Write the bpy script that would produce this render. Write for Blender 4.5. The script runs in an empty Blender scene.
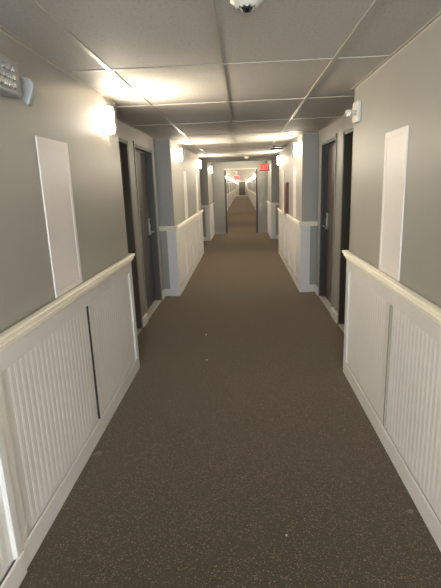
import bpy, bmesh, math, random
from mathutils import Vector, Matrix

# ------------------------------------------------------------------ camera
S = bpy.context.scene
COL = S.collection
R = ((0.9982842, -0.02242687, -0.05408968),
     (0.04717508, -0.23916668, 0.96983185),
     (-0.03468675, -0.97071949, -0.23769833))     # rows: world axes seen by the lens
FPX = 442.0
cd = bpy.data.cameras.new('camera')
cam = bpy.data.objects.new('camera', cd)
COL.objects.link(cam)
M = Matrix([[R[i][0], -R[i][1], -R[i][2]] for i in range(3)]).to_4x4()
M.translation = Vector((0, 0, 1.55))
cam.matrix_world = M
cd.sensor_fit = 'HORIZONTAL'
cd.sensor_width = 36.0
cd.lens = FPX / 441.0 * 36.0
cd.clip_start = 0.02
cd.clip_end = 300
S.camera = cam

# ------------------------------------------------------------------ world, daylight, exposure
w = bpy.data.worlds.new('world')
S.world = w
w.use_nodes = True
w.node_tree.nodes['Background'].inputs[0].default_value = (0.75, 0.85, 1.0, 1)
w.node_tree.nodes['Background'].inputs[1].default_value = 1.0
S.view_settings.view_transform = 'Standard'
S.view_settings.look = 'None'
S.view_settings.gamma = 1
S.view_settings.use_curve_mapping = False
S.view_settings.exposure = 2.88
SCONCE = 60.0           # strength of every wall lamp
SCONCE_COL = (1.0, 0.89, 0.70)
ld = bpy.data.lights.new('daylight', 'AREA')      # daylight of the window behind the photographer
ld.shape = 'RECTANGLE'; ld.size = 1.2; ld.size_y = 1.3
ld.energy = 22; ld.color = (0.70, 0.86, 1.0)
lo = bpy.data.objects.new('daylight', ld); COL.objects.link(lo)
lo.location = (-0.05, -3.25, 1.35); lo.rotation_euler = (math.radians(90), 0, 0)

# ------------------------------------------------------------------ materials
def mat(name, col, rough=0.6, metal=0.0, spec=0.5, noise=None, bump=None, emit=None, strength=0):
    m = bpy.data.materials.new(name); m.use_nodes = True
    nt = m.node_tree; b = nt.nodes['Principled BSDF']
    b.inputs['Base Color'].default_value = (*col, 1)
    b.inputs['Roughness'].default_value = rough
    b.inputs['Metallic'].default_value = metal
    b.inputs['Specular IOR Level'].default_value = spec
    tc = nt.nodes.new('ShaderNodeTexCoord')
    if noise:      # (scale, amount, detail): mottling of the colour itself
        n = nt.nodes.new('ShaderNodeTexNoise'); n.inputs['Scale'].default_value = noise[0]
        n.inputs['Detail'].default_value = noise[2]
        nt.links.new(tc.outputs['Object'], n.inputs['Vector'])
        r = nt.nodes.new('ShaderNodeValToRGB')
        r.color_ramp.elements[0].position = 0.3; r.color_ramp.elements[1].position = 0.7
        a = noise[1]
        r.color_ramp.elements[0].color = (*[c * (1 - a) for c in col], 1)
        r.color_ramp.elements[1].color = (*[min(1, c * (1 + a)) for c in col], 1)
        nt.links.new(n.outputs['Fac'], r.inputs['Fac'])
        nt.links.new(r.outputs['Color'], b.inputs['Base Color'])
    if bump:       # (scale, strength, distance)
        n = nt.nodes.new('ShaderNodeTexNoise'); n.inputs['Scale'].default_value = bump[0]
        n.inputs['Detail'].default_value = 3
        nt.links.new(tc.outputs['Object'], n.inputs['Vector'])
        u = nt.nodes.new('ShaderNodeBump'); u.inputs['Strength'].default_value = bump[1]
        u.inputs['Distance'].default_value = bump[2]
        nt.links.new(n.outputs['Fac'], u.inputs['Height'])
        nt.links.new(u.outputs['Normal'], b.inputs['Normal'])
    if emit:
        b.inputs['Emission Color'].default_value = (*emit, 1)
        b.inputs['Emission Strength'].default_value = strength
    return m

def lin(r, g, b):
    f = lambda c: (c / 255 / 12.92) if c / 255 <= 0.04045 else ((c / 255 + 0.055) / 1.055) ** 2.4
    return (f(r), f(g), f(b))

WALL = mat('taupe_wall_paint', lin(160, 157, 149), 0.42, noise=(1.3, 0.04, 4), bump=(60, 0.15, 0.002))
WALLX = mat('grey_cross_wall_paint', lin(138, 136, 130), 0.45, noise=(1.3, 0.04, 4))
WHITE = mat('white_wainscot_paint', lin(225, 221, 217), 0.4, noise=(3, 0.03, 4), bump=(25, 0.12, 0.002))
CREAM = mat('cream_rail_paint', lin(252, 244, 224), 0.35, noise=(5, 0.05, 4))
BOARD = mat('white_panel_paint', lin(228, 222, 218), 0.4)
CASING = mat('grey_casing_paint', lin(150, 146, 139), 0.4)
LEAFG = mat('dark_grey_door_paint', lin(70, 66, 63), 0.38, noise=(2, 0.06, 3))
LEAFB = mat('dark_brown_door_paint', lin(84, 66, 54), 0.38, noise=(2, 0.08, 3))
JAMB = mat('charcoal_frame_paint', lin(60, 58, 56), 0.45)
JAMBG = mat('dark_grey_frame_paint', lin(92, 88, 84), 0.45)
GRID = mat('white_ceiling_grid', lin(188, 180, 168), 0.45)
METAL = mat('brushed_nickel', (0.62, 0.60, 0.57), 0.28, metal=1.0)
SILVER = mat('worn_silver_threshold', (0.66, 0.63, 0.58), 0.45, metal=0.4)
PLASTIC = mat('pale_plastic', lin(222, 216, 204), 0.4)
GREYPL = mat('grey_plastic', lin(162, 165, 163), 0.35)
LENS = mat('clear_reflector', (0.8, 0.82, 0.84), 0.12, metal=0.8)
BLACK = mat('black_glass', (0.012, 0.012, 0.014), 0.08)
REDM = mat('red_cabinet_paint', lin(98, 24, 24), 0.35)
SLOT = mat('dark_vent_void', (0.012, 0.012, 0.012), 0.95, spec=0.0)
SEAMG = mat('painted_edge_shade', lin(158, 150, 136), 0.8, spec=0.1)  # grey put in for the shaded edge of the right-hand upright
SEAMD = mat('painted_gap_shade', lin(62, 58, 54), 0.9, spec=0.0)  # dark colour put in for the shade inside the left-hand split
SHADE = mat('frosted_lamp_glass', (0.9, 0.88, 0.84), 0.4, emit=SCONCE_COL, strength=SCONCE)
SHADE_EDGE = mat('opal_lamp_glass', (0.9, 0.88, 0.84), 0.4, emit=SCONCE_COL, strength=SCONCE * 0.035)
SIGNF = mat('lit_red_sign_face', (0.30, 0.01, 0.01), 0.5, emit=(1.0, 0.01, 0.01), strength=0.035)
SIGNL = mat('lit_red_letters', (0.6, 0.01, 0.01), 0.5, emit=(1.0, 0.16, 0.12), strength=0.36)
PAPER = mat('scrap_paper', lin(205, 198, 190), 0.7)
FLOOR_PALE = mat('pale_far_floor', lin(190, 180, 165), 0.4)  # one paler colour for the last stretch of floor

def carpet():
    m = bpy.data.materials.new('brown_loop_carpet'); m.use_nodes = True
    nt = m.node_tree; b = nt.nodes['Principled BSDF']; L = nt.links.new
    b.inputs['Roughness'].default_value = 0.95
    b.inputs['Specular IOR Level'].default_value = 0.1
    b.inputs['Sheen Weight'].default_value = 0.45
    b.inputs['Sheen Roughness'].default_value = 0.6
    b.inputs['Sheen Tint'].default_value = (0.85, 0.70, 0.52, 1)
    tc = nt.nodes.new('ShaderNodeTexCoord')
    v = nt.nodes.new('ShaderNodeTexVoronoi'); v.inputs['Scale'].default_value = 230
    L(tc.outputs['Object'], v.inputs['Vector'])
    sep = nt.nodes.new('ShaderNodeSeparateColor'); L(v.outputs['Color'], sep.inputs['Color'])
    r = nt.nodes.new('ShaderNodeValToRGB')
    e = r.color_ramp.elements
    e[0].position = 0.0; e[0].color = (*lin(9, 6, 4), 1)
    e[1].position = 1.0; e[1].color = (*lin(112, 94, 76), 1)
    for p, c in ((0.40, (18, 12, 8)), (0.68, (27, 20, 14)), (0.9, (48, 39, 29))):
        k = e.new(p); k.color = (*lin(*c), 1)
    L(sep.outputs['Red'], r.inputs['Fac'])
    n = nt.nodes.new('ShaderNodeTexNoise'); n.inputs['Scale'].default_value = 2.2; n.inputs['Detail'].default_value = 5
    L(tc.outputs['Object'], n.inputs['Vector'])
    mr = nt.nodes.new('ShaderNodeMapRange'); mr.inputs['To Min'].default_value = 0.86; mr.inputs['To Max'].default_value = 1.14
    L(n.outputs['Fac'], mr.inputs['Value'])
    mx = nt.nodes.new('ShaderNodeMix'); mx.data_type = 'RGBA'; mx.blend_type = 'MULTIPLY'
    mx.inputs[0].default_value = 1
    L(r.outputs['Color'], mx.inputs[6]); L(mr.outputs['Result'], mx.inputs[7])
    L(mx.outputs[2], b.inputs['Base Color'])
    u = nt.nodes.new('ShaderNodeBump'); u.inputs['Strength'].default_value = 0.35; u.inputs['Distance'].default_value = 0.003
    L(v.outputs['Distance'], u.inputs['Height']); L(u.outputs['Normal'], b.inputs['Normal'])
    return m
CARPET = carpet()

def tiles():
    m = mat('mineral_fibre_ceiling_tile', lin(196, 190, 182), 0.75, spec=0.3)
    nt = m.node_tree; b = nt.nodes['Principled BSDF']; L = nt.links.new
    tc = [n for n in nt.nodes if n.type == 'TEX_COORD'][0]
    n = nt.nodes.new('ShaderNodeTexNoise'); n.inputs['Scale'].default_value = 75; n.inputs['Detail'].default_value = 4
    L(tc.outputs['Object'], n.inputs['Vector'])
    r = nt.nodes.new('ShaderNodeValToRGB')
    r.color_ramp.elements[0].position = 0.33; r.color_ramp.elements[0].color = (*lin(180, 173, 164), 1)
    r.color_ramp.elements[1].position = 0.45; r.color_ramp.elements[1].color = (*lin(196, 190, 182), 1)
    L(n.outputs['Fac'], r.inputs['Fac']); L(r.outputs['Color'], b.inputs['Base Color'])
    u = nt.nodes.new('ShaderNodeBump'); u.inputs['Strength'].default_value = 0.35; u.inputs['Distance'].default_value = 0.004
    L(n.outputs['Fac'], u.inputs['Height']); L(u.outputs['Normal'], b.inputs['Normal'])
    return m
TILE = tiles()

# ------------------------------------------------------------------ mesh helpers
def bm_new(): return bmesh.new()

def bx(bm, x0, x1, y0, y1, z0, z1):
    x0, x1 = sorted((x0, x1)); y0, y1 = sorted((y0, y1)); z0, z1 = sorted((z0, z1))
    v = [bm.verts.new(p) for p in ((x0,y0,z0),(x1,y0,z0),(x1,y1,z0),(x0,y1,z0),(x0,y0,z1),(x1,y0,z1),(x1,y1,z1),(x0,y1,z1))]
    for f in ((0,3,2,1),(4,5,6,7),(0,1,5,4),(1,2,6,5),(2,3,7,6),(3,0,4,7)):
        bm.faces.new([v[i] for i in f])
    return v

def cyl(bm, p0, p1, r0, r1=None, n=16, cap=True):
    r1 = r0 if r1 is None else r1
    p0 = Vector(p0); p1 = Vector(p1); d = (p1 - p0).normalized()
    a = d.orthogonal().normalized(); c = d.cross(a)
    A = []; B = []
    for i in range(n):
        t = 2 * math.pi * i / n; q = a * math.cos(t) + c * math.sin(t)
        A.append(bm.verts.new(p0 + q * r0)); B.append(bm.verts.new(p1 + q * r1))
    for i in range(n):
        j = (i + 1) % n; bm.faces.new((A[i], A[j], B[j], B[i]))
    if cap: bm.faces.new(list(reversed(A))); bm.faces.new(B)

def lathe(bm, c, prof, n=32):
    """prof: (radius, z) pairs around the vertical axis through c"""
    rings = []
    for r, z in prof:
        if r < 1e-5: rings.append([bm.verts.new((c[0], c[1], c[2] + z))])
        else: rings.append([bm.verts.new((c[0] + r * math.cos(2*math.pi*i/n), c[1] + r * math.sin(2*math.pi*i/n), c[2] + z)) for i in range(n)])
    for a, b in zip(rings, rings[1:]):
        for i in range(n):
            j = (i + 1) % n
            if len(a) == 1 and len(b) > 1: bm.faces.new((a[0], b[i], b[j]))
            elif len(b) == 1 and len(a) > 1: bm.faces.new((a[i], a[j], b[0]))
            elif len(a) > 1: bm.faces.new((a[i], a[j], b[j], b[i]))

def prism(bm, pts, vec):
    """closed outline of 3-D points pushed along vec"""
    vec = Vector(vec)
    A = [bm.verts.new(p) for p in pts]; B = [bm.verts.new(Vector(p) + vec) for p in pts]
    n = len(pts)
    bm.faces.new(A); bm.faces.new(list(reversed(B)))
    for i in range(n):
        j = (i + 1) % n; bm.faces.new((A[j], A[i], B[i], B[j]))

def obj(name, bm, m, parent=None, smooth=False, bevel=0.0, seg=2):
    bmesh.ops.recalc_face_normals(bm, faces=bm.faces)
    me = bpy.data.meshes.new(name)
    if parent is not None:
        bmesh.ops.translate(bm, verts=bm.verts, vec=-parent_origin(parent))
    bm.to_mesh(me); bm.free()
    me.materials.append(m)
    if smooth:
        for p in me.polygons: p.use_smooth = True
    o = bpy.data.objects.new(name, me); COL.objects.link(o)
    if parent is not None: o.parent = parent
    if bevel:
        b = o.modifiers.new('bevel', 'BEVEL'); b.width = bevel; b.segments = seg
        b.limit_method = 'ANGLE'; b.angle_limit = math.radians(40)
    return o

def parent_origin(p):
    v = Vector((0, 0, 0))
    while p is not None:
        v += p.location; p = p.parent
    return v

def empty(name, loc):
    o = bpy.data.objects.new(name, None); COL.objects.link(o); o.location = loc
    o.empty_display_size = 0.05
    return o

def tag(o, label=None, cat=None, group=None, kind=None):
    if label: o['label'] = label
    if cat: o['category'] = cat
    if group: o['group'] = group
    if kind: o['kind'] = kind
    return o

def struct(o, label=None, cat=None, group=None): return tag(o, label, cat, group, 'structure')

def copy_tree(o, dy=0.0, parent=None):
    c = o.copy(); COL.objects.link(c)
    if parent is None: c.location.y += dy
    else: c.parent = parent
    for ch in [x for x in o.children]: copy_tree(ch, 0, c)
    return c

# ------------------------------------------------------------------ the corridor's own frame
# s = -1 left side, +1 right side; d = distance out of the wall face into the corridor
XW = {-1: -0.965, 1: 0.83}
SIDE = {-1: 'left', 1: 'right'}
REC = -0.215          # depth of the door alcoves
ZC = 2.20
def X(s, d): return XW[s] - s * d
def sb(bm, s, d0, d1, y0, y1, z0, z1): return bx(bm, X(s, d0), X(s, d1), y0, y1, z0, z1)

def sweep(bm, s, prof, path):
    """profile (offset, z) carried along a mitred path of (d, y) points; the corridor lies to the right of it"""
    n = len(path); offs = []
    dirs = [(Vector(path[i+1]) - Vector(path[i])).normalized() for i in range(n - 1)]
    nor = [Vector((t.y, -t.x)) for t in dirs]
    for i in range(n):
        if i == 0: offs.append(nor[0])
        elif i == n - 1: offs.append(nor[-1])
        else:
            q = nor[i-1] + nor[i]; offs.append(q / (1 + nor[i-1].dot(nor[i])))
    rings = []
    for P, q in zip(path, offs):
        rings.append([bm.verts.new((X(s, P[0] + q.x * o), P[1] + q.y * o, z)) for o, z in prof])
    k = len(prof)
    for a, b in zip(rings, rings[1:]):
        for i in range(k):
            j = (i + 1) % k; bm.faces.new((a[i], a[j], b[j], b[i]))
    bm.faces.new(rings[0]); bm.faces.new(list(reversed(rings[-1])))

RAIL = [(-0.002, 0.956), (0.006, 0.956), (0.009, 0.962), (0.009, 0.970), (0.013, 0.972), (0.019, 0.977), (0.021, 0.984), (0.018, 0.990),
        (0.022, 0.993), (0.028, 0.997), (0.029, 1.002), (0.026, 1.006), (0.031, 1.008), (0.033, 1.013), (0.030, 1.018), (0.020, 1.021), (-0.002, 1.021)]
BASE = [(-0.002, 0.0), (0.003, 0.0), (0.003, 0.100), (0.001, 0.108), (-0.002, 0.112)]
BASE2 = [(-0.002, 0.0), (0.022, 0.0), (0.022, 0.088), (0.016, 0.100), (-0.002, 0.104)]

def beadboard(bm, s, y0, y1, z0, z1, d=0.003, pitch=0.047):
    n = max(1, round((y1 - y0) / pitch)); p = (y1 - y0) / n
    line = [(y0, d)]
    for i in range(n):
        c = y0 + (i + 0.5) * p
        line += [(c - 0.009, d), (c - 0.0055, d - 0.0012), (c - 0.003, d), (c, d + 0.0006), (c + 0.003, d), (c + 0.0055, d - 0.0012), (c + 0.009, d)]
    line.append((y1, d))
    A = [bm.verts.new((X(s, q), y, z0)) for y, q in line]; B = [bm.verts.new((X(s, q), y, z1)) for y, q in line]
    for i in range(len(line) - 1): bm.faces.new((A[i], A[i+1], B[i+1], B[i]))
    # the sheet's back, so that it has real thickness
    C = [bm.verts.new((X(s, 0.0), y, z)) for y, z in ((y0, z0), (y1, z0), (y1, z1), (y0, z1))]
    bm.faces.new(C)

tn = [0]
def trim_name():
    tn[0] += 1; return 'trim_%d' % tn[0]

PT = 0.015   # thickness of the wainscot frame boards
def wainscot(s, y0, y1, divs, wrap0=True, wrap1=True, panels=None, label=None, gap=None, railgap=None, proud=0.0, rail=True, seam=None, margin=0.0):
    """panelled lower wall from y0 to y1; divs = centre lines of the upright boards between the panels"""
    root = empty(trim_name(), (X(s, 0), (y0 + y1) / 2, 0)); struct(root, label)
    t = PT + proud
    sw = 0.085
    b = bm_new(); sb(b, s, -0.002, t, y0, y1, 0.872, 0.962); obj('apron', b, WHITE, root, bevel=0.002)
    path = []
    if wrap0: path.append((REC, y0))
    path += [(t, y0), (t, y1)] if True else []
    if wrap1: path.append((REC, y1))
    pth = [(p if p[0] == REC else (t, p[1])) for p in path]
    b = bm_new(); sweep(b, s, BASE, pth); obj('baseboard', b, WHITE, root)
    edges = [y0] + list(divs) + [y1]
    st = []
    for i, e in enumerate(edges):
        if i == 0: a0, a1 = e, e + sw
        elif i == len(edges) - 1: a0, a1 = e - sw * 0.8, e
        else: a0, a1 = e - sw / 2, e + sw / 2
        if gap and i in gap: a0, a1 = gap[i]
        st.append((a0, a1))
        b = bm_new(); sb(b, s, -0.002, t, a0, a1, 0.10, 0.872); obj('stile', b, WHITE, root, bevel=0.002)
    for k in range(len(st) - 1):
        b = bm_new(); beadboard(b, s, st[k][1] + (margin if k == 0 else 0), st[k+1][0], 0.10, 0.872)
        if margin and k == 0: sb(b, s, -0.001, 0.003, st[0][1], st[0][1] + margin, 0.10, 0.872)
        obj('beadboard_panel', b, WHITE, root)
    if wrap0:
        b = bm_new(); bx(b, X(s, t), X(s, -0.115), y0 - t, y0, 0.0, 0.962); obj('corner_stile', b, WHITE, root, bevel=0.002)
    if wrap1:
        b = bm_new(); bx(b, X(s, t), X(s, -0.115), y1, y1 + t, 0.0, 0.962); obj('corner_stile', b, WHITE, root, bevel=0.002)
    if seam:        # solid strip beside the upright, coloured to imitate the shade at the seam
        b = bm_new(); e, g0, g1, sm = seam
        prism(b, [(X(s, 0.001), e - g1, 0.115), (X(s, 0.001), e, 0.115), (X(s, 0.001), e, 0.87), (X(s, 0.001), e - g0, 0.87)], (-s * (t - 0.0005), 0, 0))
        obj('seam_shade_strip', b, sm, root)
    rp = ([(REC, y0 - t)] if wrap0 else []) + [(t, y0 - (t if wrap0 else 0)), (t, y1 + (t if wrap1 else 0))] + ([(REC, y1 + t)] if wrap1 else [])
    if rail:
        if railgap:
            b = bm_new(); sweep(b, s, RAIL, rp[:2] + [(t, railgap[0])]); obj('chair_rail', b, CREAM, root)
            b = bm_new(); sweep(b, s, RAIL, [(t, railgap[1])] + rp[2:]); obj('chair_rail', b, CREAM, root)
        else:
            b = bm_new(); sweep(b, s, RAIL, rp); obj('chair_rail', b, CREAM, root)
    return root

def recess_base(s, y0, y1):
    b = bm_new(); sweep(b, s, BASE2, [(REC, y0), (REC, y1)])
    return struct(obj('baseboard_' + SIDE[s], b, WHITE, None))

dn = [0]
HD = 2.03
def door(s, y0, y1, hinge_far, leaf_mat, jamb_mat, lock=True, ld=-0.075, label=None):
    """door leaf between y0 and y1, set back in its opening; steel frame around it"""
    dn[0] += 1
    d0 = REC + ld
    root = empty('door_%d' % dn[0], (X(s, d0), (y0 + y1) / 2, 0)); struct(root, label)
    b = bm_new(); sb(b, s, d0 - 0.044, d0, y0 + 0.034, y1 - 0.034, 0.012, HD - 0.034); leaf = obj('door_leaf', b, leaf_mat, root, bevel=0.003)
    fr = bm_new()      # frame: jambs and head with a rabbeted stop and a face that laps the wall
    for a, c in ((y0, 1), (y1, -1)):
        sb(fr, s, d0 - 0.05, REC + 0.006, a, a + c * 0.030, 0, HD)
        sb(fr, s, d0, d0 + 0.018, a + c * 0.030, a + c * 0.044, 0, HD - 0.03)
    sb(fr, s, d0 - 0.05, REC + 0.006, y0, y1, HD - 0.030, HD)
    sb(fr, s, d0, d0 + 0.018, y0 + 0.03, y1 - 0.03, HD - 0.044, HD - 0.03)
    obj('door_frame', fr, jamb_mat, root)
    cs = bm_new()
    for a, c in ((y0, -1), (y1, 1)): sb(cs, s, REC - 0.001, REC + 0.012, a - c * 0.004, a + c * 0.026, 0, HD + 0.03)
    sb(cs, s, REC - 0.001, REC + 0.012, y0 - 0.026, y1 + 0.026, HD, HD + 0.03)
    obj('casing', cs, CASING, root, bevel=0.002)
    b = bm_new(); sb(b, s, d0 - 0.04, REC + 0.01, y0 + 0.03, y1 - 0.03, 0.0, 0.012); obj('threshold', b, SILVER, root, bevel=0.003)
    if lock:
        yl = (y0 + 0.11) if hinge_far else (y1 - 0.11); c = 1 if hinge_far else -1
        lk = bm_new(); sb(lk, s, d0 - 0.002, d0 + 0.022, yl - 0.03, yl + 0.03, 0.94, 1.16)
        l = obj('lock_plate', lk, METAL, root, bevel=0.008)
        b = bm_new(); sb(b, s, d0 + 0.02, d0 + 0.034, yl - 0.022, yl + 0.022, 1.09, 1.15); obj('card_reader', b, JAMB, l, bevel=0.004)
        b = bm_new(); cyl(b, (X(s, d0 + 0.02), yl, 0.985), (X(s, d0 + 0.062), yl, 0.985), 0.010)
        cyl(b, (X(s, d0 + 0.056), yl - c * 0.005, 0.985), (X(s, d0 + 0.052), yl + c * 0.115, 0.985), 0.0085, 0.007)
        obj('lever', b, METAL, l, smooth=True)
    return root

def wall_side(name, s, segs, recs, zt):
    """segs: solid full-width stretches; recs: (y0, y1, doors) alcoves with openings"""
    b = bm_new()
    for y0, y1 in segs: sb(b, s, 0, -0.6, y0, y1, 0, zt)
    for y0, y1, ds in recs:
        e = y0
        for a, c in ds:
            sb(b, s, REC, -0.6, e, a, 0, zt)
            sb(b, s, REC, -0.6, a, c, HD, zt)
            sb(b, s, REC - 0.15, -0.6, a, c, 0, HD)
            e = c
        sb(b, s, REC, -0.6, e, y1, 0, zt)
    return struct(obj(name, b, WALL))

# ------------------------------------------------------------------ floor, ceiling, walls
b = bm_new(); bx(b, -1.6, 1.45, -3.2, 66, -0.1, 0.0); struct(obj('floor', b, CARPET))
b = bm_new(); bx(b, -1.6, 1.45, 66, 76, -0.1, 0.0); struct(obj('floor_far_end', b, FLOOR_PALE))

Y_END0, Y_END1 = 14.77, 14.95
L_SEG = [(-3.0, 3.64), (6.27, 10.45), (12.93, Y_END0)]
R_SEG = [(-3.0, 3.50), (6.34, 10.17), (12.93, Y_END0)]
L_REC = [(3.64, 6.27, [(3.80, 4.76), (5.06, 6.03)]), (10.45, 12.93, [(10.62, 11.48), (11.82, 12.70)])]
R_REC = [(3.50, 6.34, [(3.72, 4.78), (5.16, 6.05)]), (10.17, 12.93, [(10.40, 11.30), (11.64, 12.56)])]
wall_side('wall_left', -1, L_SEG, L_REC, 2.36)
wall_side('wall_right', 1, R_SEG, R_REC, 2.36)

CB = [2.66 + 1.135 * k for k in range(-5, 10)]       # cross bars
LB = (-0.72, -0.10, 0.52)                              # long bars
c = bm_new(); bx(c, -1.6, 1.45, -3.2, 12.90, ZC, 2.36)
ceil = struct(obj('ceiling', c, TILE))
g = bm_new()
for x in LB: bx(g, x - 0.0125, x + 0.0125, -3.0, 12.9, ZC - 0.006, ZC + 0.002)
for y in CB: bx(g, -1.18, 1.045, y - 0.009, y + 0.009, ZC - 0.0045, ZC + 0.002)
obj('ceiling_grid', g, GRID, ceil)
g = bm_new()        # angle along the walls, following the alcoves
for s, sg, rc in ((-1, L_SEG, L_REC), (1, R_SEG, R_REC)):
    pts = []
    for (a0, a1) in sg[:2]:
        pts += [(0 if a0 < 0 else REC, max(a0, -3.0)), (0, a0), (0, a1), (REC, a1)]
    pts = [p for i, p in enumerate(pts) if i == 0 or p != pts[i-1]]
    if sg: pts += [(REC, 12.9)]
    sweep(g, s, [(-0.001, ZC - 0.012), (0.002, ZC - 0.012), (0.002, ZC - 0.004), (0.018, ZC - 0.004), (0.018, ZC + 0.001), (-0.001, ZC + 0.001)], pts)
bx(g, -1.18, 1.045, 12.885, 12.91, ZC - 0.012, ZC + 0.05)
obj('wall_angle', g, GRID, ceil)

c = bm_new(); bx(c, -1.6, 1.45, 12.90, Y_END0, 2.32, 2.36)
cl2 = struct(obj('ceiling_raised', c, TILE))
b = bm_new(); bx(b, -1.6, 1.45, 12.86, 12.90, 2.36, 2.40); bx(b, -1.6, 1.45, Y_END0, Y_END1, 2.36, 2.40)
obj('edge_board', b, WALL, cl2)

OX0, OX1, OZ = -0.53, 0.465, 2.055
b = bm_new()
bx(b, -1.5, OX0, Y_END0, Y_END1, 0, 2.36); bx(b, OX1, 1.4, Y_END0, Y_END1, 0, 2.36); bx(b, OX0, OX1, Y_END0, Y_END1, OZ, 2.36)
struct(obj('wall_cross', b, WALLX))
b = bm_new()
for a, k in ((OX0, 1), (OX1, -1)): bx(b, a - k * 0.035, a + k * 0.02, Y_END0 - 0.012, Y_END1 + 0.012, 0, OZ - 0.02)
fr = struct(obj(trim_name(), b, JAMB, bevel=0.003), 'dark steel frame of the cross-corridor opening')
b = bm_new(); bx(b, OX0 - 0.035, OX1 + 0.035, Y_END0 - 0.012, Y_END1 + 0.012, OZ - 0.02, OZ + 0.02); obj('frame_head', b, GRID, fr, bevel=0.003)
for s in (-1, 1):
    b = bm_new()
    x0, x1 = ((X(-1, 0), OX0 - 0.035) if s < 0 else (OX1 + 0.035, X(1, 0)))
    bx(b, x0, x1, Y_END0 - 0.014, Y_END0, 0, 0.055)
    struct(obj('baseboard_cross', b, CASING))

b = bm_new()      # end wall behind the photographer, with the window
bx(b, -1.5, -0.65, -3.15, -3.0, 0, 2.3); bx(b, 0.55, 1.4, -3.15, -3.0, 0, 2.3)
bx(b, -0.65, 0.55, -3.15, -3.0, 0, 0.7); bx(b, -0.65, 0.55, -3.15, -3.0, 2.0, 2.3)
struct(obj('wall_back', b, WALL))
b = bm_new()
for x in (-0.65, -0.07, 0.51): bx(b, x, x + 0.04, -3.12, -3.04, 0.7, 2.0)
for z in (0.7, 1.96): bx(b, -0.65, 0.55, -3.12, -3.04, z, z + 0.04)
struct(obj('window_1', b, WHITE, bevel=0.003))

# ------------------------------------------------------------------ wainscots, doors
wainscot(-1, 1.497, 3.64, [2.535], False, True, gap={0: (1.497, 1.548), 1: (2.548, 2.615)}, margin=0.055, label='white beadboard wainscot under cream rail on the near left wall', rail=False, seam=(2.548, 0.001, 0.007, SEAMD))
near = wainscot(-1, -3.0, 1.487, [-2.1, -1.1, -0.1, 0.8], False, False, proud=0.008, gap={5: (1.446, 1.487)}, label='white beadboard wainscot piece at the lower left corner of the photo', rail=False)
b = bm_new(); sweep(b, -1, RAIL, [(PT, -3.0), (PT, 3.64 + PT), (REC, 3.64 + PT)])
struct(obj(trim_name(), b, CREAM), 'long cream chair rail on the near left wall')
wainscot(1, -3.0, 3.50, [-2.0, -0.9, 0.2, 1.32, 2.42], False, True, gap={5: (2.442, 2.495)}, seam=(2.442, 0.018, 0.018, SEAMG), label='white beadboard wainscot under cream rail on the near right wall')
wainscot(-1, 6.27, 10.45, [7.35, 8.35, 9.35], proud=0.006, label='white wainscot block beyond the first left doors')
wainscot(1, 6.34, 10.17, [7.05, 8.02, 8.92], proud=0.006, label='white wainscot block beyond the first right doors', railgap=(8.12, 8.60))
wainscot(-1, 12.93, Y_END0, [], True, False, label='short white wainscot left of the cross wall')
wainscot(1, 12.93, Y_END0, [], True, False, label='short white wainscot right of the cross wall')

for s, rc in ((-1, L_REC), (1, R_REC)):
    for y0, y1, ds in rc:
        e = y0 + PT + 0.03
        for a, c in ds:
            recess_base(s, e, a - 0.027); e = c + 0.027
        recess_base(s, e, y1 - PT - 0.027)
for s, rc in ((-1, L_REC), (1, R_REC)):
    for k, (y0, y1, ds) in enumerate(rc):
        for q, (a, c) in enumerate(ds):
            lab = '%s %s door in the %s %s alcove' % (('nearer', 'farther')[q], ('dark grey', 'dark brown')[s > 0], ('first', 'second')[k], SIDE[s])
            door(s, a, c, False if q else True, LEAFG if s < 0 else LEAFB, JAMBG if s < 0 else JAMB, label=lab, ld=-0.08 if s < 0 else -0.07)

# ------------------------------------------------------------------ the corridor beyond the cross wall
P = 6.6
FAR0, FAR1 = Y_END1, 75.6
for s in (-1, 1):
    sg = [(FAR0, FAR0 + 1.9)]; rc = []
    y = FAR0 + 1.9
    while y + P < FAR1:
        rc.append((y, y + 2.7, [(y + 0.25, y + 1.15), (y + 1.5, y + 2.4)])); sg.append((y + 2.7, y + P)); y += P
    wall_side('wall_far_' + SIDE[s], s, sg, rc, 2.36)
    base = None
    wainscot(s, sg[0][0], sg[0][1], [FAR0 + 1.0], False, True, label='white wainscot just through the opening on the %s' % SIDE[s])
    first = wainscot(s, sg[1][0], sg[1][1], [sg[1][0] + 1.3, sg[1][0] + 2.6], label='white wainscot far down the corridor on the %s' % SIDE[s])
    d1 = [door(s, a, c, not q, LEAFG if s < 0 else LEAFB, CASING if s < 0 else JAMB, lock=False, label='door far down the corridor on the %s' % SIDE[s]) for q, (a, c) in enumerate(rc[0][2])]
    for k in range(1, len(rc)):
        if k < len(sg) - 1: n = copy_tree(first, P * k); n.name = trim_name()
        for q in d1:
            n = copy_tree(q, P * k); dn[0] += 1; n.name = 'door_%d' % dn[0]
yl = y
b = bm_new(); bx(b, -1.6, 1.45, FAR0, FAR1, ZC, 2.36); cf = struct(obj('ceiling_far', b, TILE))
g = bm_new()
for x in LB: bx(g, x - 0.0125, x + 0.0125, FAR0, FAR1, ZC - 0.006, ZC + 0.002)
k = 0
while FAR0 + 0.6 + 1.135 * k < FAR1:
    yy = FAR0 + 0.6 + 1.135 * k; bx(g, -1.18, 1.045, yy - 0.011, yy + 0.011, ZC - 0.0055, ZC + 0.002); k += 1
obj('ceiling_grid', g, GRID, cf)
b = bm_new(); bx(b, -1.6, 1.45, yl, yl + 0.2, 0, 2.36); struct(obj('wall_far_end', b, WALL))
b = bm_new(); bx(b, -0.45, 0.45, yl - 0.03, yl, 0, 2.03); de = obj('door_%d' % (dn[0] + 1), b, LEAFG, bevel=0.004); struct(de, 'dark door closing the far end of the corridor')
b = bm_new()
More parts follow.
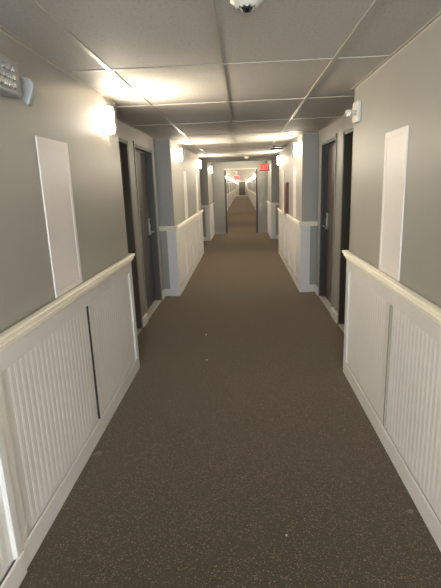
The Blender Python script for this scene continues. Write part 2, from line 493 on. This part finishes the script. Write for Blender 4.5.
for x in (-0.51, 0.45): bx(b, x, x + 0.06, yl - 0.045, yl, 0, 2.09)
bx(b, -0.45, 0.45, yl - 0.045, yl, 2.03, 2.09); obj('casing', b, CASING, de)

# ------------------------------------------------------------------ wall lamps
def sconce_mesh():
    """prototype at the wall point (0,0,0), corridor towards +x, shade hanging around z=0"""
    root = empty('wall_sconce', (0, 0, 0))
    b = bm_new(); bx(b, 0, 0.012, -0.055, 0.055, -0.07, 0.07); obj('back_plate', b, METAL, root, bevel=0.003)
    b = bm_new(); n = 14; rz = 0.056; ry = 0.068; H = 0.084; off = 0.014
    A = []; B = []
    for i in range(n + 1):      # a closed half cylinder of opal glass
        t = -math.pi / 2 + math.pi * i / n
        q = off + rz * math.cos(t) ** 0.5 if abs(t) < 1.57 else off; u = ry * math.copysign(abs(math.sin(t)) ** 0.7, t) if t else 0.0
        A.append(b.verts.new((q, u, -H))); B.append(b.verts.new((q, u, H)))
    for i in range(n):
        f = b.faces.new((A[i], A[i+1], B[i+1], B[i]))
        f.normal_update()
        if abs(f.normal.x) < 0.85: f.material_index = 1
    f = b.faces.new(A); f.material_index = 1
    f = b.faces.new(B); f.material_index = 1
    b.faces.new((A[0], B[0], B[n], A[n])).material_index = 1
    sh = obj('shade', b, SHADE, root, smooth=False); sh.data.materials.append(SHADE_EDGE)
    b = bm_new(); cyl(b, (0.05, 0, -0.100), (0.05, 0, -0.087), 0.018); obj('finial', b, METAL, root)
    for k in (-1, 1):
        b = bm_new(); L = [(0, 0.072), (0.072, 0.072)]
        zz = [k * 0.0855, k * 0.0905]
        prism(b, [(0.0, -0.008, k * 0.0855), (0.0715, -0.008, k * 0.0855), (0.0715, -0.008, k * 0.070), (0.0765, -0.008, k * 0.070), (0.0765, -0.008, k * 0.0905), (0.0, -0.008, k * 0.0905)], (0, 0.016, 0))
        obj('bracket', b, METAL, root)
    return root
proto = sconce_mesh()
first_used = [False]
def sconce(s, y, label, group=None, z=2.022):
    if not first_used[0]: o = proto; first_used[0] = True
    else: o = copy_tree(proto)
    o.location = (X(s, 0), y, z)
    o.rotation_euler = (0, 0, 0 if s < 0 else math.pi)
    tag(o, label, 'wall lamp', group)
sconce(-1, 3.27, 'glowing half-round wall sconce nearest the camera, on the left wall', 'corridor wall sconces')
sconce(-1, 6.95, 'glowing wall sconce at the near end of the second left wainscot block', 'corridor wall sconces')
sconce(-1, 10.10, 'glowing wall sconce at the far end of the second left wainscot block', 'corridor wall sconces')
sconce(-1, 13.85, 'glowing wall sconce on the short left wall beside the cross opening', 'corridor wall sconces', 2.03)
sconce(1, 6.72, 'glowing wall sconce on the right wall, nearest of the right-hand sconces', 'corridor wall sconces')
sconce(1, 9.75, 'glowing wall sconce on the right wall past the red cabinet', 'corridor wall sconces')
sconce(1, 13.9, 'glowing wall sconce right beside the red exit sign', 'corridor wall sconces', 2.03)
for s in (-1, 1):      # the same lamps behind the photographer
    for y, q in ((-0.45, 'just behind'), (-2.2, 'well behind')): sconce(s, y, 'wall sconce on the %s wall, %s the camera position' % (SIDE[s], q))
y = FAR0 + 1.0
fy = [FAR0 + 1.0]
k = 0
while FAR0 + 1.9 + 2.7 + P * k + 3.4 < FAR1:
    q = FAR0 + 1.9 + 2.7 + P * k; fy += [q + 0.6, q + 3.4]; k += 1
for i, y in enumerate(fy):
    for s in (-1, 1):
        if i == 0: sconce(s, y, 'glowing sconce just through the cross opening on the %s wall' % SIDE[s])
        else: sconce(s, y, 'tiny glowing sconce beyond the cross opening on the %s wall' % SIDE[s], 'sconces far down the corridor on the %s' % SIDE[s])

# ------------------------------------------------------------------ wall boards
def wall_board(s, y0, y1, label, z0=1.021, z1=1.808):
    root = empty('wall_panel', (X(s, 0), (y0 + y1) / 2, z0)); tag(root, label, 'wall panel', 'white wall panels')
    b = bm_new(); sb(b, s, 0, 0.005, y0, y1, z0, z1); obj('board', b, BOARD, root, bevel=0.002)
    f = bm_new(); t = 0.032
    sb(f, s, 0.0045, 0.008, y0, y0 + t, z0, z1); sb(f, s, 0.0045, 0.008, y1 - t, y1, z0, z1)
    sb(f, s, 0.0045, 0.008, y0 + t, y1 - t, z1 - t, z1); sb(f, s, 0.0045, 0.008, y0 + t, y1 - t, z0, z0 + t)
    obj('border', f, BOARD, root, bevel=0.0015)
wall_board(-1, 2.145, 2.525, 'tall white panel on the near left wall above the rail')
wall_board(1, 2.355, 2.705, 'tall white panel on the near right wall above the rail')
wall_board(-1, 7.50, 7.86, 'narrow white panel beyond the left doors, nearer of two')
wall_board(-1, 9.48, 9.84, 'narrow white panel beyond the left doors, farther of two')
wall_board(1, 7.02, 7.38, 'narrow white panel on the right wall before the red cabinet')
wall_board(1, 8.98, 9.34, 'narrow white panel on the right wall past the red cabinet')

# ------------------------------------------------------------------ red cabinet
root = empty('fire_extinguisher_cabinet', (X(1, 0), 8.36, 0.98)); tag(root, 'narrow dark red extinguisher cabinet on the right wall cutting the chair rail', 'extinguisher cabinet')
b = bm_new(); sb(b, 1, 0.0, 0.03, 8.15, 8.57, 0.98, 1.57); obj('body', b, REDM, root, bevel=0.004)
b = bm_new(); sb(b, 1, 0.029, 0.043, 8.165, 8.555, 0.995, 1.555); dr = obj('door', b, REDM, root, bevel=0.004)
b = bm_new(); sb(b, 1, 0.042, 0.054, 8.50, 8.53, 1.22, 1.30); obj('handle', b, METAL, dr, bevel=0.003)

# ------------------------------------------------------------------ emergency lights
root = empty('emergency_light', (X(-1, 0), 1.75, 2.0)); tag(root, 'grey emergency light with square clear reflectors high on the left wall', 'emergency light')
b = bm_new(); sb(b, -1, 0, 0.062, 1.60, 1.945, 1.935, 2.072); obj('housing', b, GREYPL, root, bevel=0.012, seg=3)
b = bm_new(); sb(b, -1, 0.060, 0.068, 1.61, 1.895, 1.950, 2.042); obj('lens_panel', b, GREYPL, root, bevel=0.006)
b = bm_new()
for i in range(8):
    for j in range(3):
        yy = 1.632 + i * 0.034; zz = 1.966 + j * 0.030
        cyl(b, (X(-1, 0.067), yy, zz), (X(-1, 0.072), yy, zz), 0.0145, 0.010, 12)
obj('reflectors', b, LENS, root)
b = bm_new()     # the swivelling head next to it, drop-shaped, seen from its back
pts = []
cy, cz = 2.0, 2.0
cxh = X(-1, 0.045)
for i in range(13):
    t = math.pi * i / 12; pts.append((cxh + 0.041 * math.cos(t), cz + 0.030 * math.sin(t)))
pts += [(cxh - 0.039, 1.965), (cxh + 0.001, 1.915), (cxh + 0.012, 1.917), (cxh + 0.041, 1.985)]
prism(b, [(p, cy, q) for p, q in pts], (0, 0.045, 0))
hd = obj('lamp_head', b, GREYPL, root, bevel=0.006, seg=3)
b = bm_new(); prism(b, [((p - cxh) * 0.7 + cxh, cy - 0.003, (q - 1.965) * 0.75 + 1.958) for p, q in pts], (0, 0.008, 0)); obj('back_cap', b, GREYPL, hd, bevel=0.002)
b = bm_new(); cyl(b, (X(-1, 0.03), 1.93, 2.0), (X(-1, 0.03), 2.01, 2.0), 0.011); obj('swivel', b, GREYPL, root, smooth=True)

root = empty('emergency_light', (X(1, 0), 3.38, 2.04)); tag(root, 'cream emergency light with two small lamps at the right wall corner', 'emergency light')
b = bm_new(); sb(b, 1, 0, 0.034, 3.28, 3.41, 1.945, 2.085); obj('housing', b, PLASTIC, root, bevel=0.01, seg=3)
for yy, zz in ((3.39, 2.045), (3.31, 2.035)):
    b = bm_new(); cyl(b, (X(1, 0.030), yy, zz - 0.03), (X(1, 0.055), yy + 0.01, zz - 0.02), 0.012)
    cyl(b, (X(1, 0.050), yy, zz - 0.022), (X(1, 0.074), yy - 0.008, zz - 0.028), 0.018, 0.024, 20)
    h = obj('lamp_head', b, PLASTIC, root)
    b = bm_new(); cyl(b, (X(1, 0.0735), yy - 0.008, zz - 0.028), (X(1, 0.077), yy - 0.0085, zz - 0.0285), 0.021, 0.019, 20); obj('lens', b, LENS, h)

# ------------------------------------------------------------------ ceiling fittings
CX, CY = 0.032, 1.765
root = empty('dome_camera', (CX, CY, ZC)); tag(root, 'white round security camera with dark dome on the ceiling at top of photo', 'security camera')
b = bm_new(); lathe(b, (CX, CY, ZC), [(0, 0), (0.060, 0), (0.062, -0.008), (0.060, -0.020), (0.048, -0.026), (0.040, -0.038), (0.030, -0.042), (0, -0.042)]); obj('base_ring', b, PLASTIC, root, smooth=True)
b = bm_new(); lathe(b, (CX, CY, ZC - 0.040), [(0.021, 0)] + [(0.021 * math.cos(t * math.pi / 16), -0.016 * math.sin(t * math.pi / 16)) for t in range(1, 8)] + [(0, -0.016)]); obj('dome', b, BLACK, root, smooth=True)
b = bm_new()
for i in range(10):
    t = 2 * math.pi * i / 10; cyl(b, (CX + 0.030 * math.cos(t), CY + 0.030 * math.sin(t), ZC - 0.038), (CX + 0.030 * math.cos(t), CY + 0.030 * math.sin(t), ZC - 0.0445), 0.0055, n=10)
obj('lamp_ring', b, LENS, root)

root = empty('smoke_detector', (0.13, 11.0, ZC)); tag(root, 'small white smoke detector far along the middle of the ceiling', 'smoke detector')
b = bm_new(); lathe(b, (0.13, 11.0, ZC), [(0, 0), (0.07, 0), (0.07, -0.015), (0.055, -0.020), (0, -0.020)]); obj('base', b, PLASTIC, root, smooth=True)
b = bm_new(); lathe(b, (0.13, 11.0, ZC - 0.019), [(0.048, 0), (0.046, -0.014), (0.030, -0.026), (0, -0.028)]); obj('cap', b, PLASTIC, root, smooth=True)

root = empty('ceiling_vent', (0.68, 8.6, ZC)); tag(root, 'dark slotted vent in the ceiling strip along the right wall', 'ceiling vent')
b = bm_new(); bx(b, 0.54, 0.815, 8.11, 9.06, ZC - 0.005, ZC + 0.001); obj('backing', b, SLOT, root)
b = bm_new()
for x0, x1, y0, y1 in ((0.535, 0.82, 8.10, 8.16), (0.535, 0.82, 9.01, 9.07), (0.535, 0.555, 8.1, 9.07), (0.80, 0.82, 8.1, 9.07), (0.555, 0.80, 8.45, 8.62)):
    bx(b, x0, x1, y0, y1, ZC - 0.0058, ZC - 0.0035)
obj('frame', b, GRID, root)

# ------------------------------------------------------------------ exit signs
def exit_sign(x, y, zt, label):
    wd, ht = 0.295, 0.20
    root = empty('exit_sign', (x, y, zt)); tag(root, label, 'exit sign')
    b = bm_new(); bx(b, x, x + wd, y, y + 0.04, zt - ht, zt); obj('housing', b, PLASTIC, root, bevel=0.006)
    b = bm_new(); bx(b, x + 0.014, x + wd - 0.014, y - 0.003, y + 0.002, zt - ht + 0.014, zt - 0.014); f = obj('face', b, SIGNF, root)
    b = bm_new(); t = 0.02; h0, h1 = zt - ht + 0.032, zt - 0.032; yy0, yy1 = y - 0.007, y - 0.002
    lw = 0.052; gx = x + 0.024
    bx(b, gx, gx + t, yy0, yy1, h0, h1)                                     # E
    for z in (h0, (h0 + h1) / 2 - t / 2, h1 - t): bx(b, gx + t, gx + lw, yy0, yy1, z, z + t)
    gx += 0.066                                                             # X
    prism(b, [(gx, yy0, h0), (gx + t, yy0, h0), (gx + 0.058, yy0, h1), (gx + 0.058 - t, yy0, h1)], (0, 0.005, 0))
    prism(b, [(gx, yy0 - 0.0005, h1), (gx + t, yy0 - 0.0005, h1), (gx + 0.058, yy0 - 0.0005, h0), (gx + 0.058 - t, yy0 - 0.0005, h0)], (0, 0.005, 0))
    gx += 0.076; bx(b, gx, gx + t, yy0, yy1, h0, h1)                        # I
    gx += 0.034                                                             # T
    bx(b, gx, gx + 0.062, yy0, yy1, h1 - t, h1); bx(b, gx + 0.021, gx + 0.041, yy0, yy1, h0, h1 - t)
    obj('letters', b, SIGNL, f)
    b = bm_new(); cyl(b, (x + wd / 2, y + 0.02, zt - 0.002), (x + wd / 2, y + 0.02, ZC - 0.01), 0.012); bx(b, x + wd / 2 - 0.05, x + wd / 2 + 0.05, y - 0.005, y + 0.045, ZC - 0.013, ZC)
    obj('canopy', b, PLASTIC, root)
exit_sign(0.487, 12.83, 2.105, 'lit red EXIT sign hanging right of the cross-corridor opening')
exit_sign(-0.42, 23.6, 2.03, 'small red EXIT sign hanging far down the corridor through the opening')

# ------------------------------------------------------------------ litter on the carpet
def scrap(name, cx, cy, r, seed, label, lift=0.004, m=PAPER):
    rnd = random.Random(seed); b = bm_new(); n = 9; pts = []
    for i in range(n):
        t = 2 * math.pi * i / n; q = r * (0.55 + 0.45 * rnd.random())
        pts.append((cx + q * math.cos(t), cy + q * 1.2 * math.sin(t), 0.001 + lift * rnd.random()))
    c0 = b.verts.new((cx, cy, 0.003 + lift)); c1 = b.verts.new((cx, cy, 0.001 + lift * .5))
    A = [b.verts.new(p) for p in pts]; B = [b.verts.new((p[0], p[1], max(0.0, p[2] - 0.0015))) for p in pts]
    for i in range(n):
        j = (i + 1) % n
        b.faces.new((A[i], A[j], c0)); b.faces.new((B[j], B[i], c1)); b.faces.new((A[j], A[i], B[i], B[j]))
    return tag(obj(name, b, m), label, 'litter')
PAPER2 = mat('dusty_plastic', lin(98, 88, 80), 0.5)
scrap('paper_scrap', -0.905, 2.33, 0.030, 3, 'torn greyish scrap on the carpet beside the left baseboard', m=PAPER2)
scrap('plastic_scrap', 0.772, 1.848, 0.017, 5, 'small pale scrap on the carpet beside the right baseboard', m=PAPER2)
scrap('lint_speck', -0.36, 3.79, 0.012, 7, 'pale lint speck in mid carpet, nearer of two', m=PAPER)
scrap('lint_speck', -0.42, 4.49, 0.014, 9, 'pale lint speck in mid carpet, farther of two', m=PAPER)
scrap('crumb', 0.165, 1.695, 0.005, 11, 'tiny white crumb on the carpet near the bottom of the photo', m=PAPER)
